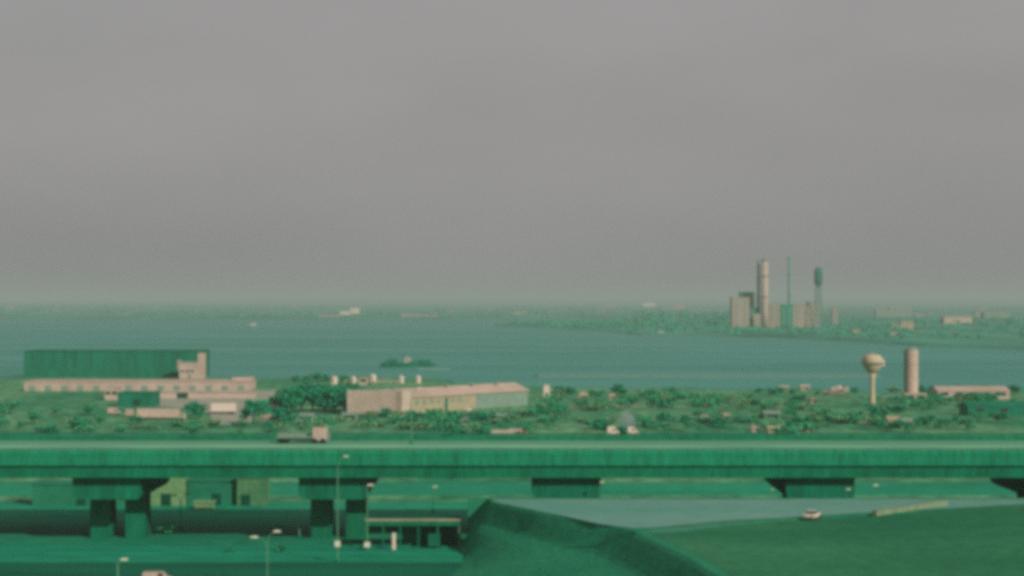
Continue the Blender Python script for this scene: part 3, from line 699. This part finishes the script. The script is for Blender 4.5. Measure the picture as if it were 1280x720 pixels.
# ================================================================ power station
def far_block(label, px0, px1, base, top, wall, depth=25, Yb=None, parent=None):
    Y = Yb or dist(base,1.0); x0,x1 = wx(px0,Y),wx(px1,Y); h = wz(top,Y)
    t = thing('plant_building', label, 'building', ((x0+x1)/2,Y,1.0), 0, 'power station buildings')
    hw = (x1-x0)/2
    MB().box(-hw,hw,0,depth,-.1,h-2).build('wall', M[wall], t)
    MB().box(-hw-.5,hw+.5,-.5,depth+.5,h-1.99,h-1).build('roof', M['plantd' if wall == 'plantd' else 'plantp'], t)
    nb = max(2,int(hw*2/9))
    for i in range(nb):
        x = -hw+2*hw*(i+.5)/nb; MB().box(x-.8,x+.8,-.25,.02,3,h-6).build('window_band', M['grey'], t)
    return t
Yp = dist(410,1.0)
far_block('tall pale boiler house left of the pale chimney', 915, 937, 410, 371.5, 'plantp')
far_block('dark upper block behind the tall boiler house', 926, 943, 404, 365, 'plantd', Yb=Yp+40)
far_block('low dark block beside the foot of the pale chimney', 937.5, 950, 407, 384.5, 'plantd', Yb=Yp+20)
far_block('pale block right against the pale chimney', 961, 975, 404, 379.5, 'plantp', Yb=Yp+30)
far_block('small pale block in front of the low dark block', 942, 951, 410, 392, 'plantp', depth=10)
far_block('dark block under the thin dark chimney', 975.5, 991, 404, 381, 'plantd', Yb=Yp+30)
far_block('wide pale turbine hall right of the thin dark chimney', 991, 1012, 400, 381.5, 'plantp', Yb=Yp+60)
far_block('higher pale hall at the right end of the power station', 1011, 1025, 399.5, 377.5, 'plantp', Yb=Yp+70)
far_block('dim pale block behind the boiler house roof', 942, 949, 403, 368.5, 'plantp', Yb=Yp+45, depth=12)
far_block('tiny pale building right of the power station', 1040, 1047, 398, 386, 'plantp', Yb=Yp+260, depth=12)
def chimney(label, px, dia_px, top, m, Y, band=None):
    t = thing('chimney', label, 'chimney', (wx(px,Y),Y,1.0), 0, 'power station chimneys'); r = dia_px/2*Y/F; h = wz(top,Y)-1
    MB().lathe([(r*1.18,-.2),(r*1.08,h*.3),(r,h-3)], 24).build('shaft', M[m], t, smooth=True)
    MB().lathe([(r*1.1,h-2.99),(r*1.1,h-1),(r*.85,h-1),(r*.85,h)], 24).build('rim', M['stackd'], t)
    for q in (.45,.75): MB().lathe([(r*1.05,h*q),(r*1.35,h*q),(r*1.35,h*q+.8),(r*1.05,h*q+.8)], 20).build('platform', M['stackd'], t)
    return t
chimney('tall pale concrete chimney of the power station', 956, 8.2, 324, 'stackp', Yp+12)
chimney('dark chimney close against the left of the pale one', 948.3, 4.0, 325, 'stackd', Yp+28)
chimney('thin dark chimney standing alone right of the pale one', 987, 4.2, 321, 'stackd', Yp+44)
Y = Yp+50; s = Y/F
lt = thing('lattice_water_tower', 'dark water tank on a slender lattice tower at the right of the power station', 'water tower', (wx(1023,Y),Y,1.0))
MB().lathe([(2.5*s,wz(358.5,Y)),(5*s,wz(355.5,Y)),(5.3*s,wz(340,Y)),(3.6*s,wz(336,Y)),(.3,wz(334.4,Y))], 20).build('tank', M['tankd'], lt, smooth=True)
lg = []
for sx,sy in ((-1,-1),(1,-1),(1,1),(-1,1)):
    MB().tube([(sx*5.5*s,sy*5.5*s,0),(sx*2.6*s,sy*2.6*s,wz(357.5,Y))], .42, 6).build('leg', M['stackd'], lt)
lm = MB(); H_ = wz(357.5,Y); k = 6
for i in range(k):
    z0,z1 = H_*i/k, H_*(i+1)/k; r0 = (5.5-2.9*i/k)*s; r1 = (5.5-2.9*(i+1)/k)*s
    for a,c in (((-1,-1),(1,-1)),((1,-1),(1,1)),((1,1),(-1,1)),((-1,1),(-1,-1))):
        lm.tube([(a[0]*r0,a[1]*r0,z0),(c[0]*r1,c[1]*r1,z1)], .18, 5); lm.tube([(c[0]*r0,c[1]*r0,z0),(a[0]*r1,a[1]*r1,z1)], .18, 5)
lm.build('bracing', M['stackd'], lt); MB().lathe([(.9,1),(.9,H_)], 10).build('riser_pipe', M['stackd'], lt)

# ================================================================ far pale buildings
FG = 'pale buildings along the far shore'
def spk(px0, px1, base, top, label, m='white', z0=.6):
    Y = dist(base,z0); x0,x1 = wx(px0,Y),wx(px1,Y); h = wz(top,Y)-z0
    t = thing('far_building', label, 'building', ((x0+x1)/2,Y,z0), 0, FG); hw = (x1-x0)/2
    MB().box(-hw,hw,0,hw*.7+8,-.1,h*.85).build('wall', M[m], t)
    MB().extrude_x([(-.6,h*.85+.01),(hw*.7+8.6,h*.85+.01),((hw*.7+8)/2,h)], -hw-.5, hw+.5).build('roof', M['plantp'], t)
spk(438,449,392,384,'tallest white building on the far shore at the left'); spk(425,438,393.5,388.5,'white building joined to the left of the tallest one on the far shore')
spk(398,424,396,393.2,'long low pale building on the far shore left of the tallest white one','plantp')
spk(501,512,395.5,391.6,'pale far building left of a longer low one','plantp'); spk(513,545,395.8,392.6,'long low pale far building in the centre left','plantp')
spk(560,568,391,388,'small pale far building between the long low one and the middle','plantp')
spk(642,660,393,389.4,'pale far building straight above the right end of the warehouse','plantp')
spk(804,819,384.2,377.8,'bright white building alone on the skyline left of the boiler house')
spk(840,856,386,380.5,'dim pale building on the skyline next to the bright white one','plantp')
spk(752,770,384.5,379.5,'faint pale building on the skyline left of the bright white one','grey')
spk(1095,1112,396,386,'pale green-grey far building right of the power station','grey'); spk(1112,1140,396,384,'wide grey far building near the right edge','grey')
spk(1114,1126,412.5,404,'pale building on the right-hand shore','grey',1.0); spk(1126,1142,412.5,401,'buff building at the right-hand shore edge','ochre',1.0)
spk(1114,1123,419,415,'tiny pinkish building low on the right-hand shore','pink',1.0); spk(1066,1075,416,411.8,'tiny buff building low on the right shore, alone among trees','ochre',1.0)
spk(1180,1215,405,395,'pale shed far off at the extreme right','pale',1.0); spk(1230,1262,398,390,'grey hall far off at the extreme right','grey',1.0)
rnd = random.Random(21)
for i in range(34):
    px = rnd.choice((rnd.uniform(-40,620), rnd.uniform(560,900), rnd.uniform(1050,1300))); bs = rnd.uniform(383,396); wpx = rnd.uniform(4,14)
    spk(px, px+wpx, bs, bs-rnd.uniform(1.8,3.4), 'faint low grey-green building scattered on the hazy far shore', rnd.choice(('grey','grey','plantp')))

# ================================================================ vegetation
def crown_mesh(name, w_, h_, z0, nl, leaf, seed, lobes=7):
    rnd = random.Random(seed); b = MB()
    L_ = [(Vector((rnd.uniform(-.5,.5)*w_, rnd.uniform(-.5,.5)*w_, z0+h_*rnd.uniform(.15,.85))), rnd.uniform(.22,.42)) for _ in range(lobes)]
    for _ in range(nl):
        c, rr = rnd.choice(L_)
        d = Vector((rnd.gauss(0,1),rnd.gauss(0,1),rnd.gauss(0,1))).normalized()*rr*(rnd.random()**.4)
        p = c+Vector((d.x*w_,d.y*w_,d.z*h_*.9)); p.z = max(p.z, z0*.7+.02)
        n = Vector((rnd.gauss(0,1),rnd.gauss(0,1),rnd.gauss(.6,1))).normalized(); a = n.orthogonal().normalized()*leaf*rnd.uniform(.6,1.3); c2 = n.cross(a)*rnd.uniform(.6,1)
        b.add([p-a,p-c2,p+a,p+c2],[(0,1,2,3)])
    return b
def tree_proto(kind, leafm, w_, h_, nl, leaf, seed):
    t = thing(kind, 'x', 'tree', (0,0,0))
    tb_ = MB().tube([(0,0,-.2),(.08*h_*.3,.05,h_*.25),(0,.1,h_*.6)], .035*h_, 8, .012*h_)
    for k in range(4):
        a = k*1.6+seed; tb_.tube([(0.02*h_,0,h_*.28),(math.cos(a)*w_*.25,math.sin(a)*w_*.25,h_*.6)], .014*h_, 6, .005*h_)
    tb_.build('trunk', M['trunk'], t)
    crown_mesh('crown', w_, h_*.78, h_*.22, nl, leaf, seed).build('crown', M[leafm], t)
    return t
protos = [tree_proto('broadleaf_tree','leafd',7,8,620,.55,s_) for s_ in (11,12,13)]
protosm = [tree_proto('broadleaf_tree','leafm',5.5,5.5,420,.45,s_) for s_ in (21,22,23)]
def put_tree(pr, px, base, hpx, label, group, wide=1.0, z0=0, H0=8.0):
    Y = dist(base,z0); k = hpx*Y/F/H0
    return dup(pr, (wx(px,Y),Y,z0), random.uniform(0,6.28), (k*wide,k*wide,k), label, group)
g1 = 'dark trees between the yard and the warehouse'
used = []
for px,bs,hp,wd in ((352,512,22,1.1),(364,514,28,1.2),(377,515,30,1.2),(391,514,29,1.2),(405,515,31,1.2),(419,514,29,1.2),(432,515,31,1.2),(445,513,27,1.0),
                    (368,500,17,1.2),(384,498,19,1.4),(402,499,19,1.4),(421,498,18,1.4),(439,497,18,1.2),(360,506,20,1.2),(396,507,24,1.3),(428,507,24,1.3)):
    put_tree(random.choice(protos), px, bs, hp, 'dark broad tree in the thick clump between the yard and the warehouse', g1, wd)
g2 = 'dark trees standing in the yard'
for px,bs,hp,wd,lb in ((240,520,18,1.0,'dark tree between the two parked lorries'),(249,524,20,.9,'dark slender tree nearest the shorter lorry'),(316,530,30,.8,'dark tree at the right edge of the concrete yard'),
                    (326,520,20,1.0,'dark tree beyond the pale van at the yard edge'),(348,530,20,.9,'dark tree right of the pale van at the yard edge'),(362,532,20,.8,'small dark tree before the thick tree clump'),
                    (170,530,10,1.6,'low dark bushy tree below the long lorry'),(300,535,9,1.8,'low dark bushy tree below the concrete yard')):
    put_tree(random.choice(protos), px, bs, hp, lb, g2, wd)
g3 = 'dark trees along the near shore'
for px,hp in ((370,9),(384,8),(398,11),(408,8),(428,9),(700,10),(712,11),(741,7),(772,12),(780,9),(808,6),(842,6),(950,8),(962,10),(975,9),(990,7),(1024,6),(1068,9),(1150,11),(1165,12),(1190,9),(1230,11),(1265,12)):
    sb = 476 if px < 450 else 492
    zn = 'left of the white tanks' if px < 450 else 'between the white hut and the smoke' if px < 800 else 'between the smoke and the tilted boat' if px < 1035 else 'beside the water tower' if px < 1100 else 'right of the silo'
    put_tree(random.choice(protos), px, sb+random.uniform(0,3), hp, 'dark tree on the near shore, '+zn, g3+' '+zn, 1.3)
for p in protos: bpy.data.objects.remove(p.children[0]); 
for p in protos:
    for c in list(p.children): bpy.data.objects.remove(c)
    bpy.data.objects.remove(p)
def zone(px):
    return ('before the long warehouse' if px < 665 else 'between the warehouse and the smoke' if px < 760 else
            'between the smoke and the tilted boat' if px < 1030 else 'around the water tower and silo' if px < 1165 else 'right of the silo')
g4 = 'mid green trees in the scrubland'
rnd = random.Random(4)
tc_ = [(rnd.uniform(670,1290), rnd.uniform(498,540)) for _ in range(13)]+[(rnd.uniform(455,665), rnd.uniform(526,540)) for _ in range(4)]
for i in range(82):
    cx_, cy_ = rnd.choice(tc_); px = cx_+rnd.gauss(0,19); bs = min(544, max(496 if px > 670 else 522, cy_+rnd.gauss(0,4)))
    if 476 < px < 515: continue
    if 600 < px < 670 and bs < 540 and bs > 516 and px < 640: continue
    hp = rnd.uniform(6,13)*(.7+.5*(bs-480)/60)
    put_tree(rnd.choice(protosm), px, bs, hp, 'mid green tree in the scrubland '+zone(px), g4+' '+zone(px), rnd.uniform(1.0,1.5), H0=5.5)
for i in range(12):
    px = rnd.uniform(-20,135); bs = rnd.uniform(515,540); put_tree(rnd.choice(protosm), px, bs, rnd.uniform(9,17), 'mid green tree before the left end of the long store', 'trees before the long store', 1.2, H0=5.5)
for px,bs,hp in ((205,668,14),(345,668,10),(352,690,9),(290,690,7)):
    put_tree(rnd.choice(protosm), px, bs, hp, 'low tree beside the street below the viaduct', 'low trees below the viaduct', 1.4, H0=5.5)
for p in protosm:
    for c in list(p.children): bpy.data.objects.remove(c)
    bpy.data.objects.remove(p)
# bushes: one mesh each
bproto = []
for k,(mm,s_) in enumerate((('leafd',31),('leafm',32),('leafm',33),('leafl',34),('leafl',35))):
    me = crown_mesh('bush', 2.6, 1.6, 0, 170, .26, s_, 5).build('bush', M[mm]); me['hue'] = {'leafd':'dark green','leafm':'mid green','leafl':'dry olive'}[mm]; bproto.append(me)
rnd = random.Random(9)
bc_ = [(rnd.uniform(670,1290), rnd.uniform(492,541)) for _ in range(20)]+[(rnd.uniform(460,665), rnd.uniform(523,541)) for _ in range(6)]
for i in range(230):
    cx_, cy_ = rnd.choice(bc_); px = cx_+rnd.gauss(0,24); bs = min(544, max(490 if px > 670 else 521, cy_+rnd.gauss(0,5)))
    if px < 455: continue
    Y = dist(bs); o = rnd.choice(bproto).copy(); COL.objects.link(o); o.location = (wx(px,Y),Y,0); o.rotation_euler = (0,0,rnd.uniform(0,6.28)); k = rnd.uniform(.8,2.2); o.scale = (k*1.3,k*1.3,k*.9)
    tag(o, f"low {o['hue']} bush in the scrubland {zone(px)}", 'bush', f"{o['hue']} bushes {zone(px)}")
for i in range(40):
    px = rnd.uniform(-20,455); bs = rnd.uniform(528,545)
    Y = dist(bs); o = rnd.choice(bproto).copy(); COL.objects.link(o); o.location = (wx(px,Y),Y,0); o.rotation_euler = (0,0,rnd.uniform(0,6.28)); k = rnd.uniform(.8,1.9); o.scale = (k*1.3,k*1.3,k*.9)
    tag(o, f"low {o['hue']} bush left of the warehouse, just beyond the viaduct parapet", 'bush', f"{o['hue']} bushes beyond the left of the viaduct")
for o in bproto: bpy.data.objects.remove(o)
# far woods as one mass
fw_ = MB(); rnd = random.Random(14)
def clump(px, base, hpx, wpx, n, z0=1.0):
    Y = dist(base,z0); s = Y/F
    for _ in range(n):
        r = abs(rnd.gauss(0,.5)); a = rnd.uniform(0,6.28)
        p = Vector((wx(px,Y)+rnd.uniform(-.5,.5)*wpx*s, Y+rnd.uniform(-.5,.5)*wpx*s, z0+hpx*s*rnd.random()**1.1*(1-.4*r)))
        nn = Vector((rnd.gauss(0,1),rnd.gauss(0,1)-.5,rnd.gauss(.5,1))).normalized(); q = nn.orthogonal().normalized()*s*rnd.uniform(.8,2.0); q2 = nn.cross(q)*.7
        fw_.add([p-q,p-q2,p+q,p+q2],[(0,1,2,3)])
for i in range(420):
    px = rnd.uniform(640,1320)
    if px < 780: bs = rnd.uniform(403.5,407+(px-640)*.03); hp = 2.6+(px-640)*.015
    elif px < 912: bs = rnd.uniform(399,416); hp = rnd.uniform(4,9)
    elif px < 1030: bs = rnd.uniform(410,418); hp = rnd.uniform(1.5,4)
    else: bs = rnd.uniform(400,424); hp = rnd.uniform(3,7)
    clump(px, bs, hp, rnd.uniform(8,20), 26)
for i in range(26):
    clump(rnd.uniform(795,913), rnd.uniform(399,402), rnd.uniform(9,15), 14, 60)
for i in range(150):
    clump(rnd.uniform(-60,820), rnd.uniform(385,397), rnd.uniform(1.5,3.2), rnd.uniform(10,30), 24, .6)
tag(fw_.build('far_wood', M['leaffar']), 'hazy green woods covering the peninsula and the far shore', None, None, 'stuff')

# ================================================================ smoke above the vans
sm = MB()
me = bmesh.new(); bmesh.ops.create_icosphere(me, subdivisions=3, radius=1)
rn = random.Random(2)
for v in me.verts:
    k = 1+.22*math.sin(v.co.x*4+1)+.18*math.sin(v.co.y*5+v.co.z*4); v.co *= k
Ysm = 646; s = Ysm/F
for v in me.verts: v.co = Vector((v.co.x*15*s, v.co.y*3.2, v.co.z*11*s))
mm = bpy.data.meshes.new('smoke'); me.to_mesh(mm); me.free()
so = bpy.data.objects.new('smoke', mm); COL.objects.link(so); so.location = (wx(783,Ysm),Ysm,wz(525,Ysm)); tag(so, 'pale grey smoke drifting above the two white vans', None, None, 'stuff')
so.rotation_euler = (0, R(-20), 0)
smm = bpy.data.materials.new('thin_smoke'); smm.use_nodes = True; t = smm.node_tree; t.nodes.clear()
p_ = t.nodes.new('ShaderNodeVolumePrincipled'); p_.inputs['Color'].default_value = (.6,.62,.66,1); p_.inputs['Density'].default_value = .12
o_ = t.nodes.new('ShaderNodeOutputMaterial'); t.links.new(p_.outputs[0], o_.inputs['Volume']); mm.materials.append(smm)
